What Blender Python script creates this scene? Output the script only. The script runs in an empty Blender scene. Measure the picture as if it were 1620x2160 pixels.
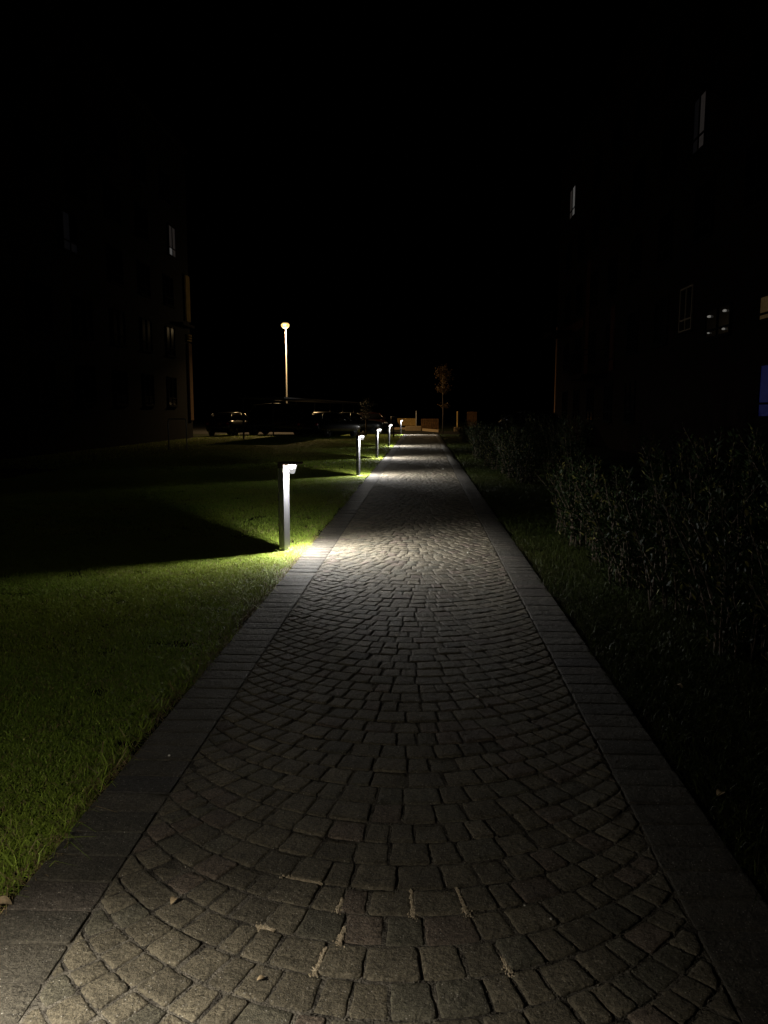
import bpy, math, random
import numpy as np
from mathutils import Vector, Matrix
R = math.radians
PI = math.pi
scn = bpy.context.scene
col = scn.collection
random.seed(7)
rng = np.random.default_rng(7)

# ------------------------------------------------------------------ camera
PITCH, YAW, HEYE = 7.4465, 2.87, 1.5
cam = bpy.data.cameras.new('camera')
cam.sensor_fit = 'VERTICAL'; cam.sensor_height = 24.0; cam.sensor_width = 18.0
cam.lens = 24.0 * 1622.0 / 2160.0
cam.clip_start = 0.05; cam.clip_end = 2000
co = bpy.data.objects.new('camera', cam); col.objects.link(co)
co.location = (0, 0, HEYE)
co.rotation_euler = (R(90 - PITCH), 0, R(YAW))
scn.camera = co

# ------------------------------------------------------------------ night sky
w = bpy.data.worlds.new("World"); scn.world = w; w.use_nodes = True
nt = w.node_tree
bg = nt.nodes['Background']
sky = nt.nodes.new('ShaderNodeTexSky'); sky.sky_type = 'NISHITA'
sky.sun_disc = False; sky.sun_elevation = R(-8); sky.sun_rotation = R(200)
nt.links.new(sky.outputs[0], bg.inputs[0]); bg.inputs[1].default_value = 0.0003
scn.view_settings.view_transform = 'Standard'; scn.view_settings.look = 'None'
scn.view_settings.exposure = 0.0; scn.view_settings.gamma = 1.0

# lamp settings (lamps themselves are made in their builders)
BOLLARD_W = 84.0        # downward light of each bollard
BOLLARD_DOWN_W = 40.0    # lawn side downward light
BOLLARD_SIDE_W = 60.0   # weak all-round light of each bollard
STREET_W = 3300.0

# ------------------------------------------------------------------ helpers
def tag(o, label=None, cat=None, group=None, kind=None):
    if label: o['label'] = label
    if cat: o['category'] = cat
    if group: o['group'] = group
    if kind: o['kind'] = kind
    return o

def empty(name, loc, rz=0.0):
    o = bpy.data.objects.new(name, None); col.objects.link(o)
    o.location = loc; o.rotation_euler = (0, 0, rz); o.empty_display_size = 0.2
    return o

def copy_tree(o, parent=None):
    c = o.copy(); col.objects.link(c)
    if parent is not None: c.parent = parent
    for ch in list(o.children): copy_tree(ch, c)
    return c

class MB:
    def __init__(s): s.v = []; s.f = []; s.m = []; s.sm = []
    def add(s, vs, fs, mi=0, smooth=False):
        b = len(s.v); s.v += [tuple(x) for x in vs]
        for f in fs: s.f.append(tuple(b + i for i in f)); s.m.append(mi); s.sm.append(smooth)
    def box(s, x0, x1, y0, y1, z0, z1, bev=0.0, mi=0):
        if bev <= 0:
            vs = [(x0,y0,z0),(x1,y0,z0),(x1,y1,z0),(x0,y1,z0),(x0,y0,z1),(x1,y0,z1),(x1,y1,z1),(x0,y1,z1)]
            s.add(vs, [(0,3,2,1),(4,5,6,7),(0,1,5,4),(1,2,6,5),(2,3,7,6),(3,0,4,7)], mi); return
        b = bev
        def ring(i, z): 
            return [(x0+i+b,y0+i,z),(x1-i-b,y0+i,z),(x1-i,y0+i+b,z),(x1-i,y1-i-b,z),(x1-i-b,y1-i,z),(x0+i+b,y1-i,z),(x0+i,y1-i-b,z),(x0+i,y0+i+b,z)]
        rs = [ring(b, z0), ring(0, z0+b), ring(0, z1-b), ring(b, z1)]
        vs = sum(rs, []); fs = [tuple(range(7,-1,-1)), tuple(range(24,32))]
        for k in range(3):
            for i in range(8):
                j = (i+1) % 8; fs.append((k*8+i, k*8+j, (k+1)*8+j, (k+1)*8+i))
        s.add(vs, fs, mi)
    def tube(s, pts, rad, n=10, mi=0, cap=True):
        pts = [Vector(p) for p in pts]
        if not hasattr(rad, '__len__'): rad = [rad]*len(pts)
        vs = []; fs = []
        for k, p in enumerate(pts):
            d = (pts[min(k+1, len(pts)-1)] - pts[max(k-1, 0)]).normalized()
            a = Vector((0,0,1)) if abs(d.z) < .95 else Vector((1,0,0))
            u = d.cross(a).normalized(); v = d.cross(u)
            for i in range(n):
                t = 2*PI*i/n; vs.append(p + (u*math.cos(t) + v*math.sin(t))*rad[k])
        for k in range(len(pts)-1):
            for i in range(n):
                j = (i+1) % n; fs.append((k*n+i, k*n+j, (k+1)*n+j, (k+1)*n+i))
        if cap:
            fs.append(tuple(range(n-1,-1,-1))); fs.append(tuple((len(pts)-1)*n+i for i in range(n)))
        s.add(vs, fs, mi, True)
    def lathe(s, prof, c=(0,0,0), n=24, mi=0):
        vs = []; fs = []
        for (r, z) in prof:
            for i in range(n):
                t = 2*PI*i/n; vs.append((c[0]+r*math.cos(t), c[1]+r*math.sin(t), c[2]+z))
        for k in range(len(prof)-1):
            for i in range(n):
                j = (i+1) % n; fs.append((k*n+i, k*n+j, (k+1)*n+j, (k+1)*n+i))
        s.add(vs, fs, mi, True)
    def loft(s, rings, mi=0, smooth=True, cap=True):
        n = len(rings[0]); vs = sum([list(r) for r in rings], []); fs = []
        for k in range(len(rings)-1):
            for i in range(n):
                j = (i+1) % n; fs.append((k*n+i, k*n+j, (k+1)*n+j, (k+1)*n+i))
        if cap: fs.append(tuple(range(n-1,-1,-1))); fs.append(tuple((len(rings)-1)*n+i for i in range(n)))
        s.add(vs, fs, mi, smooth)
    def build(s, name, mats, parent=None):
        me = bpy.data.meshes.new(name); me.from_pydata(s.v, [], s.f)
        if not isinstance(mats, (list, tuple)): mats = [mats]
        for m in mats: me.materials.append(m)
        me.polygons.foreach_set('material_index', s.m)
        me.polygons.foreach_set('use_smooth', s.sm)
        me.update()
        o = bpy.data.objects.new(name, me); col.objects.link(o)
        if parent is not None: o.parent = parent
        return o

def np_mesh(name, V, loops, starts, tint, mat, parent=None, smooth=False):
    """V (n,3), loops flat vertex indices, starts loop start per face, tint (n,3)"""
    me = bpy.data.meshes.new(name)
    me.vertices.add(len(V)); me.vertices.foreach_set('co', np.asarray(V, np.float32).ravel())
    me.loops.add(len(loops)); me.loops.foreach_set('vertex_index', np.asarray(loops, np.int32))
    me.polygons.add(len(starts)); me.polygons.foreach_set('loop_start', np.asarray(starts, np.int32))
    if smooth: me.polygons.foreach_set('use_smooth', np.ones(len(starts), bool))
    me.update(calc_edges=True)
    if tint is not None:
        a = me.attributes.new('tint', 'FLOAT_COLOR', 'POINT')
        c = np.ones((len(V), 4), np.float32); c[:, :3] = tint
        a.data.foreach_set('color', c.ravel())
    me.materials.append(mat)
    o = bpy.data.objects.new(name, me); col.objects.link(o)
    if parent is not None: o.parent = parent
    return o

# ------------------------------------------------------------------ materials
def mat(name, rgb=(.5,.5,.5), rough=.6, metal=0.0, spec=.5, noise=0.0, nscale=20.0, bump=0.0, bscale=60.0, emit=None, es=0.0, coat=0.0):
    m = bpy.data.materials.new(name); m.use_nodes = True
    n = m.node_tree.nodes; l = m.node_tree.links; b = n['Principled BSDF']
    b.inputs['Base Color'].default_value = (*rgb, 1); b.inputs['Roughness'].default_value = rough
    b.inputs['Metallic'].default_value = metal; b.inputs['Specular IOR Level'].default_value = spec
    b.inputs['Coat Weight'].default_value = coat
    tc = n.new('ShaderNodeTexCoord')
    if noise > 0:
        t = n.new('ShaderNodeTexNoise'); t.inputs['Scale'].default_value = nscale; t.inputs['Detail'].default_value = 6
        l.new(tc.outputs['Object'], t.inputs['Vector'])
        r = n.new('ShaderNodeValToRGB')
        r.color_ramp.elements[0].position = .3; r.color_ramp.elements[1].position = .7
        r.color_ramp.elements[0].color = (*[c*(1-noise) for c in rgb], 1)
        r.color_ramp.elements[1].color = (*[min(1, c*(1+noise)) for c in rgb], 1)
        l.new(t.outputs['Fac'], r.inputs[0]); l.new(r.outputs[0], b.inputs['Base Color'])
    if bump > 0:
        t = n.new('ShaderNodeTexNoise'); t.inputs['Scale'].default_value = bscale; t.inputs['Detail'].default_value = 4
        l.new(tc.outputs['Object'], t.inputs['Vector'])
        bp = n.new('ShaderNodeBump'); bp.inputs['Strength'].default_value = bump; bp.inputs['Distance'].default_value = .01
        l.new(t.outputs['Fac'], bp.inputs['Height']); l.new(bp.outputs[0], b.inputs['Normal'])
    if emit:
        b.inputs['Emission Color'].default_value = (*emit, 1); b.inputs['Emission Strength'].default_value = es
    return m

def stone_material():
    m = bpy.data.materials.new('paver_stone'); m.use_nodes = True
    n = m.node_tree.nodes; l = m.node_tree.links; b = n['Principled BSDF']
    tc = n.new('ShaderNodeTexCoord')
    at = n.new('ShaderNodeAttribute'); at.attribute_name = 'tint'
    def noise(s, d=5, r=.6):
        t = n.new('ShaderNodeTexNoise'); t.inputs['Scale'].default_value = s; t.inputs['Detail'].default_value = d
        t.inputs['Roughness'].default_value = r; l.new(tc.outputs['Object'], t.inputs['Vector']); return t
    def rng_(src, a0, a1, b0, b1):
        q = n.new('ShaderNodeMapRange'); q.inputs[1].default_value = a0; q.inputs[2].default_value = a1
        q.inputs[3].default_value = b0; q.inputs[4].default_value = b1; l.new(src, q.inputs[0]); return q.outputs[0]
    def mul(colr, fac):
        q = n.new('ShaderNodeMix'); q.data_type = 'RGBA'; q.blend_type = 'MULTIPLY'; q.inputs[0].default_value = 1
        l.new(colr, q.inputs[6])
        cc = n.new('ShaderNodeCombineColor')
        for i in range(3): l.new(fac, cc.inputs[i])
        l.new(cc.outputs[0], q.inputs[7]); return q.outputs[2]
    c1 = noise(9, 5); c2 = noise(95, 4, .75); c3 = noise(300, 2, .7)
    c = mul(at.outputs['Color'], rng_(c1.outputs['Fac'], .3, .7, .72, 1.25))
    c = mul(c, rng_(c2.outputs['Fac'], .33, .67, .42, 1.55))
    c = mul(c, rng_(c3.outputs['Fac'], .3, .7, .65, 1.35))
    # pale aggregate specks
    v = n.new('ShaderNodeTexVoronoi'); v.inputs['Scale'].default_value = 130; l.new(tc.outputs['Object'], v.inputs['Vector'])
    sp = rng_(v.outputs['Distance'], .16, .30, 1.0, 0.0)
    sep = n.new('ShaderNodeSeparateColor'); l.new(v.outputs['Color'], sep.inputs[0])
    sel = rng_(sep.outputs[0], .86, .92, 0, .8)
    mm = n.new('ShaderNodeMath'); mm.operation = 'MULTIPLY'; l.new(sp, mm.inputs[0]); l.new(sel, mm.inputs[1])
    mx = n.new('ShaderNodeMix'); mx.data_type = 'RGBA'; l.new(mm.outputs[0], mx.inputs[0]); l.new(c, mx.inputs[6])
    mx.inputs[7].default_value = (.48, .45, .40, 1)
    l.new(mx.outputs[2], b.inputs['Base Color'])
    b.inputs['Roughness'].default_value = .75; b.inputs['Specular IOR Level'].default_value = .35
    h1 = noise(130, 4, .75); h2 = noise(24, 4, .6)
    ad = n.new('ShaderNodeMath'); ad.operation = 'MULTIPLY_ADD'; l.new(h2.outputs['Fac'], ad.inputs[0]); ad.inputs[1].default_value = 2.2
    l.new(h1.outputs['Fac'], ad.inputs[2])
    bp = n.new('ShaderNodeBump'); bp.inputs['Strength'].default_value = .9; bp.inputs['Distance'].default_value = .009
    l.new(ad.outputs[0], bp.inputs['Height']); l.new(bp.outputs[0], b.inputs['Normal'])
    return m

def tint_material(name, rough=.6, spec=.3, trans=0.0):
    m = bpy.data.materials.new(name); m.use_nodes = True
    n = m.node_tree.nodes; l = m.node_tree.links; b = n['Principled BSDF']
    at = n.new('ShaderNodeAttribute'); at.attribute_name = 'tint'
    l.new(at.outputs['Color'], b.inputs['Base Color'])
    b.inputs['Roughness'].default_value = rough; b.inputs['Specular IOR Level'].default_value = spec
    if trans > 0:
        t = n.new('ShaderNodeBsdfTranslucent'); l.new(at.outputs['Color'], t.inputs[0])
        mx = n.new('ShaderNodeMixShader'); mx.inputs[0].default_value = trans
        l.new(b.outputs[0], mx.inputs[1]); l.new(t.outputs[0], mx.inputs[2])
        l.new(mx.outputs[0], n['Material Output'].inputs['Surface'])
    return m

def two_tone(name, ca, cb, scale, rough=.9, bump=.6, bscale=70, dist=.01, lo=.4, hi=.6):
    m = bpy.data.materials.new(name); m.use_nodes = True
    n = m.node_tree.nodes; l = m.node_tree.links; b = n['Principled BSDF']
    tc = n.new('ShaderNodeTexCoord')
    t = n.new('ShaderNodeTexNoise'); t.inputs['Scale'].default_value = scale; t.inputs['Detail'].default_value = 9
    t.inputs['Roughness'].default_value = .65
    l.new(tc.outputs['Object'], t.inputs['Vector'])
    r = n.new('ShaderNodeValToRGB'); r.color_ramp.elements[0].position = lo; r.color_ramp.elements[1].position = hi
    r.color_ramp.elements[0].color = (*ca, 1); r.color_ramp.elements[1].color = (*cb, 1)
    l.new(t.outputs['Fac'], r.inputs[0]); l.new(r.outputs[0], b.inputs['Base Color'])
    b.inputs['Roughness'].default_value = rough; b.inputs['Specular IOR Level'].default_value = .04
    t2 = n.new('ShaderNodeTexNoise'); t2.inputs['Scale'].default_value = bscale; t2.inputs['Detail'].default_value = 5
    l.new(tc.outputs['Object'], t2.inputs['Vector'])
    bp = n.new('ShaderNodeBump'); bp.inputs['Strength'].default_value = bump; bp.inputs['Distance'].default_value = dist
    l.new(t2.outputs['Fac'], bp.inputs['Height']); l.new(bp.outputs[0], b.inputs['Normal'])
    return m

M = {}
M['stone'] = stone_material()
M['joint'] = two_tone('joint_sand', (.05,.045,.038), (.15,.135,.11), 14, bump=.9, bscale=120)
M['soil'] = two_tone('soil', (.006,.007,.003), (.016,.014,.007), 25, bump=1, bscale=60, dist=.02)
M['far_turf'] = two_tone('far_turf', (.008,.011,.004), (.02,.026,.008), 8, bump=1, bscale=40, dist=.05)
M['asphalt'] = two_tone('asphalt', (.009,.009,.009), (.018,.017,.016), 40, bump=.5, bscale=150)
M['grass'] = tint_material('grass_blade', .55, .3, .25)
M['leaf'] = tint_material('leaf', .55, .16, .2)
M['bark'] = mat('bark', (.09,.065,.045), .9, noise=.4, nscale=30, bump=.6, bscale=80)
M['post'] = mat('anthracite_metal', (.09,.09,.095), .42, .35, noise=.12, nscale=35, bump=.08, bscale=220)
M['lamp_pole'] = mat('lamp_pole_paint', (.05,.048,.045), .6, 0, .2, noise=.15, nscale=6)
M['cap'] = mat('bronze_cap', (.03,.022,.018), .8, 0, .1, noise=.15, nscale=30)
M['steel'] = mat('galvanised', (.42,.42,.42), .45, .5, noise=.15, nscale=25)
M['black'] = mat('black_metal', (.015,.015,.016), .5, noise=.2)
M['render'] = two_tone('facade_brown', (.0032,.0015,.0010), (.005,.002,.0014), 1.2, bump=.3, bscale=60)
M['ochre'] = two_tone('facade_ochre', (.55,.38,.13), (.68,.48,.19), 2, bump=.2, bscale=60)
M['brownp'] = two_tone('facade_panel_brown', (.20,.11,.055), (.26,.14,.07), 2, bump=.2, bscale=60)
M['redp'] = two_tone('facade_panel_red', (.035,.009,.005), (.05,.013,.007), 2, bump=.2, bscale=60)
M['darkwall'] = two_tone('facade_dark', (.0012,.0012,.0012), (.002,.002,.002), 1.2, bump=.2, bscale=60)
M['frame'] = mat('window_frame', (.006,.006,.006), .95, 0, .03, noise=.1)
M['lit_tone_frame'] = mat('lit_tone_window_frame', (.07,.05,.035), .6, noise=.1)  # frame colour raised to stand for light falling on it
M['glass'] = mat('dark_glass', (.003,.003,.004), .1, 0, .08, noise=.1)
M['curtain_lit'] = mat('lit_curtain', (.3,.3,.3), .9, noise=.2, emit=(1,.98,.95), es=.055)
M['reflection_glow'] = mat('lamp_reflection_glow', (.3,.3,.3), .9, noise=.2, emit=(1,.95,.85), es=.13)  # glow that imitates lamp reflections in a window
M['curtain_dim'] = mat('dim_curtain', (.1,.1,.1), .9, noise=.2, emit=(1,.85,.8), es=.010)
M['curtain_faint'] = mat('faint_curtain', (.05,.05,.05), .9, noise=.2, emit=(.75,.75,1), es=.0016)
M['warm_lit'] = mat('warm_room', (.3,.2,.1), .9, noise=.3, emit=(1,.62,.22), es=.014)
M['blue_lit'] = mat('blue_room', (.02,.03,.15), .8, noise=.2, emit=(.02,.06,1), es=.009)
M['plank'] = two_tone('timber_plank', (.40,.26,.09), (.58,.40,.15), 6, bump=.4, bscale=40)
M['plank_dark'] = two_tone('dark_timber_plank', (.035,.02,.010), (.075,.04,.018), 6, bump=.4, bscale=40)
M['concrete'] = two_tone('concrete', (.12,.09,.06), (.18,.14,.09), 12, bump=.4, bscale=70)
M['white'] = mat('white_paint', (.75,.75,.73), .5, noise=.08)
M['darkplate'] = mat('plate_grey', (.05,.05,.05), .6, noise=.1)
M['tyre'] = mat('rubber', (.02,.02,.02), .8, noise=.2)
M['rim'] = mat('alloy', (.06,.06,.06), .4, .5, noise=.1)
M['head'] = mat('headlamp_glass', (.5,.5,.52), .12, .3, noise=.05)
M['tail'] = mat('tail_lamp', (.35,.01,.01), .2, noise=.05)
M['car_dark'] = mat('dark_car_paint', (.006,.006,.007), .28, .2, coat=1, noise=.05)
M['car_red'] = mat('maroon_car_paint', (.012,.003,.003), .28, .2, coat=1, noise=.05)
M['car_silver'] = mat('silver_car_paint', (.018,.018,.018), .3, .3, coat=1, noise=.05)
M['car_white'] = mat('white_car_paint', (.015,.015,.015), .35, 0, coat=1, noise=.05)
M['litter'] = mat('dry_leaf', (.35,.26,.15), .8, noise=.3, nscale=120)
M['pebble'] = mat('pebble', (.6,.57,.5), .7, noise=.2, nscale=150)
M['crumb'] = two_tone('sand_crumb', (.46,.37,.25), (.74,.63,.46), 90, bump=1, bscale=300)
M['lamp_glow'] = mat('lamp_white', (1,1,1), .5, noise=.01, emit=(1,.97,.9), es=5)
M['street_glow'] = mat('lamp_amber', (.1,.1,.1), .5, noise=.01, emit=(1,.60,.20), es=1.5)
gm = bpy.data.materials.new('lit_diffuser'); gm.use_nodes = True
_n = gm.node_tree.nodes; _l = gm.node_tree.links; _n.remove(_n['Principled BSDF'])
_e = _n.new('ShaderNodeEmission'); _e.inputs[0].default_value = (1,.98,.94,1); _e.inputs[1].default_value = .9
_t = _n.new('ShaderNodeBsdfTransparent'); _m = _n.new('ShaderNodeMixShader')
_x = _n.new('ShaderNodeTexNoise'); _x.inputs['Scale'].default_value = 60
_r = _n.new('ShaderNodeMapRange'); _r.inputs[1].default_value = .4; _r.inputs[2].default_value = .6; _r.inputs[3].default_value = .1; _r.inputs[4].default_value = .6
_l.new(_x.outputs['Fac'], _r.inputs[0]); _l.new(_r.outputs[0], _m.inputs[0])
_l.new(_t.outputs[0], _m.inputs[1]); _l.new(_e.outputs[0], _m.inputs[2]); _l.new(_m.outputs[0], _n['Material Output'].inputs['Surface'])
M['diffuser'] = gm

# ------------------------------------------------------------------ ground, road
XL0, XL1, XR1, XR0 = -1.262, -.99, .803, 1.070      # path: outer/inner edges
PY0, PY1 = -3.0, 51.3
def sheet(name, x0, x1, y0, y1, z, m):
    b = MB(); b.add([(x0,y0,z),(x1,y0,z),(x1,y1,z),(x0,y1,z)], [(0,1,2,3)])
    o = b.build(name, m); tag(o, kind='structure'); return o
sheet('ground', -700, 700, -60, 1200, -.040, M['far_turf'])
sheet('lawn_soil', -13.55, 7.8, -4, 51.0, -.030, M['soil'])
sheet('path_bed', XL0, XR0, PY0, PY1, -.0046, M['joint'])
sheet('road', -60, 60, 51.6, 61.5, -.028, M['asphalt'])
sheet('parking_area', -40, -2.6, 61.5, 100, -.032, M['asphalt'])

# ------------------------------------------------------------------ pavers
def poly_clip(P, axis, lim, keep_less):
    out = []
    n = len(P)
    for i in range(n):
        a, b = P[i], P[(i+1) % n]
        ia = (a[axis] <= lim) if keep_less else (a[axis] >= lim)
        ib = (b[axis] <= lim) if keep_less else (b[axis] >= lim)
        if ia: out.append(a)
        if ia != ib:
            t = (lim - a[axis])/(b[axis]-a[axis]); out.append((a[0]+(b[0]-a[0])*t, a[1]+(b[1]-a[1])*t))
    return out
def area(P):
    return .5*sum(P[i][0]*P[(i+1)%len(P)][1]-P[(i+1)%len(P)][0]*P[i][1] for i in range(len(P)))
def inset(P, d):
    n = len(P); out = []
    for i in range(n):
        p0 = Vector(P[i-1]); p1 = Vector(P[i]); p2 = Vector(P[(i+1)%n])
        e1 = p1-p0; e2 = p2-p1
        if e1.length < 1e-6 or e2.length < 1e-6: return None
        e1.normalize(); e2.normalize()
        n1 = Vector((-e1.y, e1.x)); n2 = Vector((-e2.y, e2.x))
        k = 1 + n1.dot(n2)
        if k < .35: k = .35
        q = p1 + (n1+n2)*(d/k); out.append((q.x, q.y))
    return out
SV = []; SL = []; SS = []; ST = []
def add_stone(P, joint, z, tint, detail=2, bev=.006, round_=.2, jit=.0015, tilt=.0):
    if len(P) < 3: return
    # drop near-duplicate points
    Q = []
    for p in P:
        if not Q or (abs(p[0]-Q[-1][0])+abs(p[1]-Q[-1][1])) > .004: Q.append(p)
    if len(Q) > 2 and (abs(Q[0][0]-Q[-1][0])+abs(Q[0][1]-Q[-1][1])) <= .004: Q.pop()
    if len(Q) < 3: return
    P = Q
    A = area(P)
    if A < 0: P = P[::-1]; A = -A
    if A < .0011: return
    P = inset(P, joint/2)
    if P is None or area(P) < .0006: return
    if detail >= 1:
        # cut corners, then put points along the sides
        C = []
        n = len(P)
        for i in range(n):
            a = Vector(P[i-1]); b = Vector(P[i]); c = Vector(P[(i+1)%n])
            la = min(.013, (a-b).length*round_); lc = min(.013, (c-b).length*round_)
            pa = b+(a-b).normalized()*la; pc = b+(c-b).normalized()*lc
            if detail >= 2:
                mid = (pa+pc)*.25 + b*.5; C += [pa, mid, pc]
            else: C += [pa, pc]
        if detail >= 2:
            D = []
            for i in range(len(C)):
                a = C[i]; b = C[(i+1)%len(C)]; D.append(a)
                L = (b-a).length; k = int(L/.022)
                for q in range(1, k+1): 
                    D.append(a+(b-a)*(q/(k+1)))
            C = D
        P = [(c.x+random.uniform(-jit, jit), c.y+random.uniform(-jit, jit)) for c in C]
    cx = sum(p[0] for p in P)/len(P); cy = sum(p[1] for p in P)/len(P)
    tx = random.gauss(0, tilt); ty = random.gauss(0, tilt)
    n = len(P); b0 = len(SV)
    if detail >= 2: prof = [(0.0, -.016), (.0010, -bev*.9), (bev*.38, -bev*.32), (bev*1.1, 0.0), (bev*2.6, .0008)]
    elif detail == 1: prof = [(0.0, -.014), (.0, -bev*.7), (bev*1.0, 0.0)]
    else: prof = [(0.0, -.012), (bev*.5, 0.0)]
    for (d, dz) in prof:
        for p in P:
            dx, dy = cx-p[0], cy-p[1]; L = math.hypot(dx, dy) or 1
            k = min(d*1.15/L, .8)
            x = p[0]+dx*k; y = p[1]+dy*k
            zz = z + dz + (0 if dz < -.01 else tx*(x-cx)+ty*(y-cy) + (random.uniform(-.0004,.0004) if detail>=2 else 0))
            SV.append((x, y, zz)); ST.append(tint)
    for k in range(len(prof)-1):
        for i in range(n):
            j = (i+1) % n
            SS.append(len(SL)); SL.extend((b0+k*n+i, b0+k*n+j, b0+(k+1)*n+j, b0+(k+1)*n+i))
    SS.append(len(SL)); SL.extend(b0+(len(prof)-1)*n+i for i in range(n))

def stone_tint(warm):
    v = random.gauss(1.0, .12)
    r = random.random()
    if r < .12: c = (.128,.100,.075)
    elif r < .25: c = (.104,.094,.066)
    else: c = (.126,.108,.074)
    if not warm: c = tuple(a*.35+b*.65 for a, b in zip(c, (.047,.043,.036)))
    return tuple(max(.04, x*v) for x in c)

SEG = []; ARC = []
CX, RA, SP = -.095, 1.15, .131
y = PY0
k = 0
def arc_pt(yb, th, sp=None, full=False):
    # point on the arc whose nearest point is yb; with full, the point straight inward on the next arc
    cyy = yb + RA
    if not full: r = RA
    else: r = -sp*math.cos(th) + math.sqrt(RA*RA - (sp*math.sin(th))**2)
    return (CX + r*math.sin(th), cyy - r*math.cos(th))
yb = PY0 - .6
while yb < PY1:
    sp = SP*random.uniform(.94, 1.06)
    detail = 2 if yb < 7 else (1 if yb < 20 else 0)
    th = -R(56) - random.uniform(0, .1)
    while th < R(56):
        wdt = random.choice((.095, .115, .13, .15, .165))*random.uniform(.95, 1.05)
        wdt *= (1.0 - .28*abs(th)/R(55))
        t2 = th + wdt/RA
        nsub = 2
        e = random.uniform(-.006, .006)/RA
        P = [arc_pt(yb, th+(t2-th)*q/nsub) for q in range(nsub+1)]
        P += [arc_pt(yb, th+e+(t2-th)*q/nsub, sp, True) for q in range(nsub, -1, -1)]
        P = poly_clip(P, 0, XL1+.001, False)
        if len(P) > 2: P = poly_clip(P, 0, XR1-.001, True)
        if len(P) > 2: P = poly_clip(P, 1, PY0, False)
        if len(P) > 2: P = poly_clip(P, 1, PY1, True)
        if 1.4 < yb < 4.5:
            a_ = arc_pt(yb, t2); b_ = arc_pt(yb, t2, sp, True); c_ = arc_pt(yb, th)
            if XL1 < a_[0] < XR1 and XL1 < b_[0] < XR1: SEG.append((a_, b_)); 
            if XL1 < a_[0] < XR1 and XL1 < c_[0] < XR1: ARC.append((c_, a_))
        if len(P) > 2:
            far = max(0, min(1, (yb-4)/8))
            add_stone(P, random.uniform(.004,.009)*(1+.4*far), random.gauss(0, .0016), stone_tint(True), detail, bev=.006, tilt=.018, jit=.0022)
        th = t2
    yb += sp
for (xa, xb) in ((XL0, XL1), (XR1, XR0)):
    yy = PY0
    while yy < PY1:
        h = .146*random.uniform(.985, 1.015)
        o = random.uniform(-.004, .004)
        detail = 2 if yy < 7 else (1 if yy < 20 else 0)
        P = [(xa+o, yy), (xb+(o if xa < 0 else 0)*0, yy+random.uniform(-.001,.001)), (xb, yy+h), (xa+o, yy+h)]
        add_stone(P, .0045, random.gauss(.001, .0010), tuple(q_*(1.0 if xa < 0 else .7) for q_ in stone_tint(False)), detail, bev=.0032, round_=.10, jit=.0006, tilt=.006)  # right border tint darkened to stand for the lamps' falloff
        yy += h
stones = np_mesh('paving', np.array(SV), SL, SS, np.array(ST), M['stone'])
tag(stones, kind='structure')
del SV, SL, SS, ST

# ------------------------------------------------------------------ grass
def vnoise(x, y, s, seed):
    """cheap smooth 2D value noise"""
    r = np.random.default_rng(seed).random((256, 256))
    fx = x/s; fy = y/s; ix = np.floor(fx).astype(int); iy = np.floor(fy).astype(int)
    u = fx-ix; v = fy-iy; u = u*u*(3-2*u); v = v*v*(3-2*v)
    g = lambda a, b: r[a % 256, b % 256]
    return (g(ix,iy)*(1-u)+g(ix+1,iy)*u)*(1-v) + (g(ix,iy+1)*(1-u)+g(ix+1,iy+1)*u)*v

def blades(x, y, hgt, wid, lean, z0=-.03, straw=None, seed=1):
    n = len(x); r = np.random.default_rng(seed)
    az = r.random(n)*2*np.pi; face = r.random(n)*2*np.pi
    pat = vnoise(x, y, .35, 5)*.6 + vnoise(x, y, .09, 6)*.4
    hgt = hgt*(.55+.9*pat)
    dx = np.cos(az)*lean; dy = np.sin(az)*lean
    wx = np.cos(face)*wid/2; wy = np.sin(face)*wid/2
    V = np.zeros((n, 5, 3))
    V[:,0] = np.stack([x-wx, y-wy, np.full(n, z0)], 1)
    V[:,1] = np.stack([x+wx, y+wy, np.full(n, z0)], 1)
    mx = x+dx*hgt*.35; my = y+dy*hgt*.35; mz = z0+hgt*.62
    V[:,2] = np.stack([mx+wx*.8, my+wy*.8, mz], 1)
    V[:,3] = np.stack([mx-wx*.8, my-wy*.8, mz], 1)
    V[:,4] = np.stack([x+dx*hgt*1.0, y+dy*hgt*1.0, z0+hgt*np.clip(1.05-.45*lean, .15, 1)], 1)
    g = r.random(n); m2 = vnoise(x, y, .8, 9)
    base = np.stack([.19+.21*g+.09*m2, .32+.23*g+.03*m2, .04+.045*g], 1)
    dry = r.random(n) < (.05+.10*(vnoise(x, y, .25, 11) > .72))
    base[dry] = np.stack([.36+.15*g, .31+.12*g, .14+.05*g], 1)[dry]
    if straw is not None: 
        base[straw] = np.stack([.26+.14*g, .19+.10*g, .10+.05*g], 1)[straw]
    T = np.repeat(base, 5, 0)
    b = np.arange(n)*5
    L = np.stack([b, b+1, b+2, b+3, b+3, b+2, b+4], 1).ravel()
    S = np.stack([np.arange(n)*7, np.arange(n)*7+4], 1).ravel()
    return V.reshape(-1, 3), L, S, T

def scatter(dens, x0f, x1f, y0, y1, seed):
    r = np.random.default_rng(seed)
    ys = np.linspace(y0, y1, 41)
    X = []; Y = []
    for a, b in zip(ys[:-1], ys[1:]):
        xa, xb = x0f((a+b)/2), x1f((a+b)/2)
        if xb <= xa: continue
        n = int(dens*(b-a)*(xb-xa))
        X.append(r.uniform(xa, xb, n)); Y.append(r.uniform(a, b, n))
    return np.concatenate(X), np.concatenate(Y)

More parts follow.
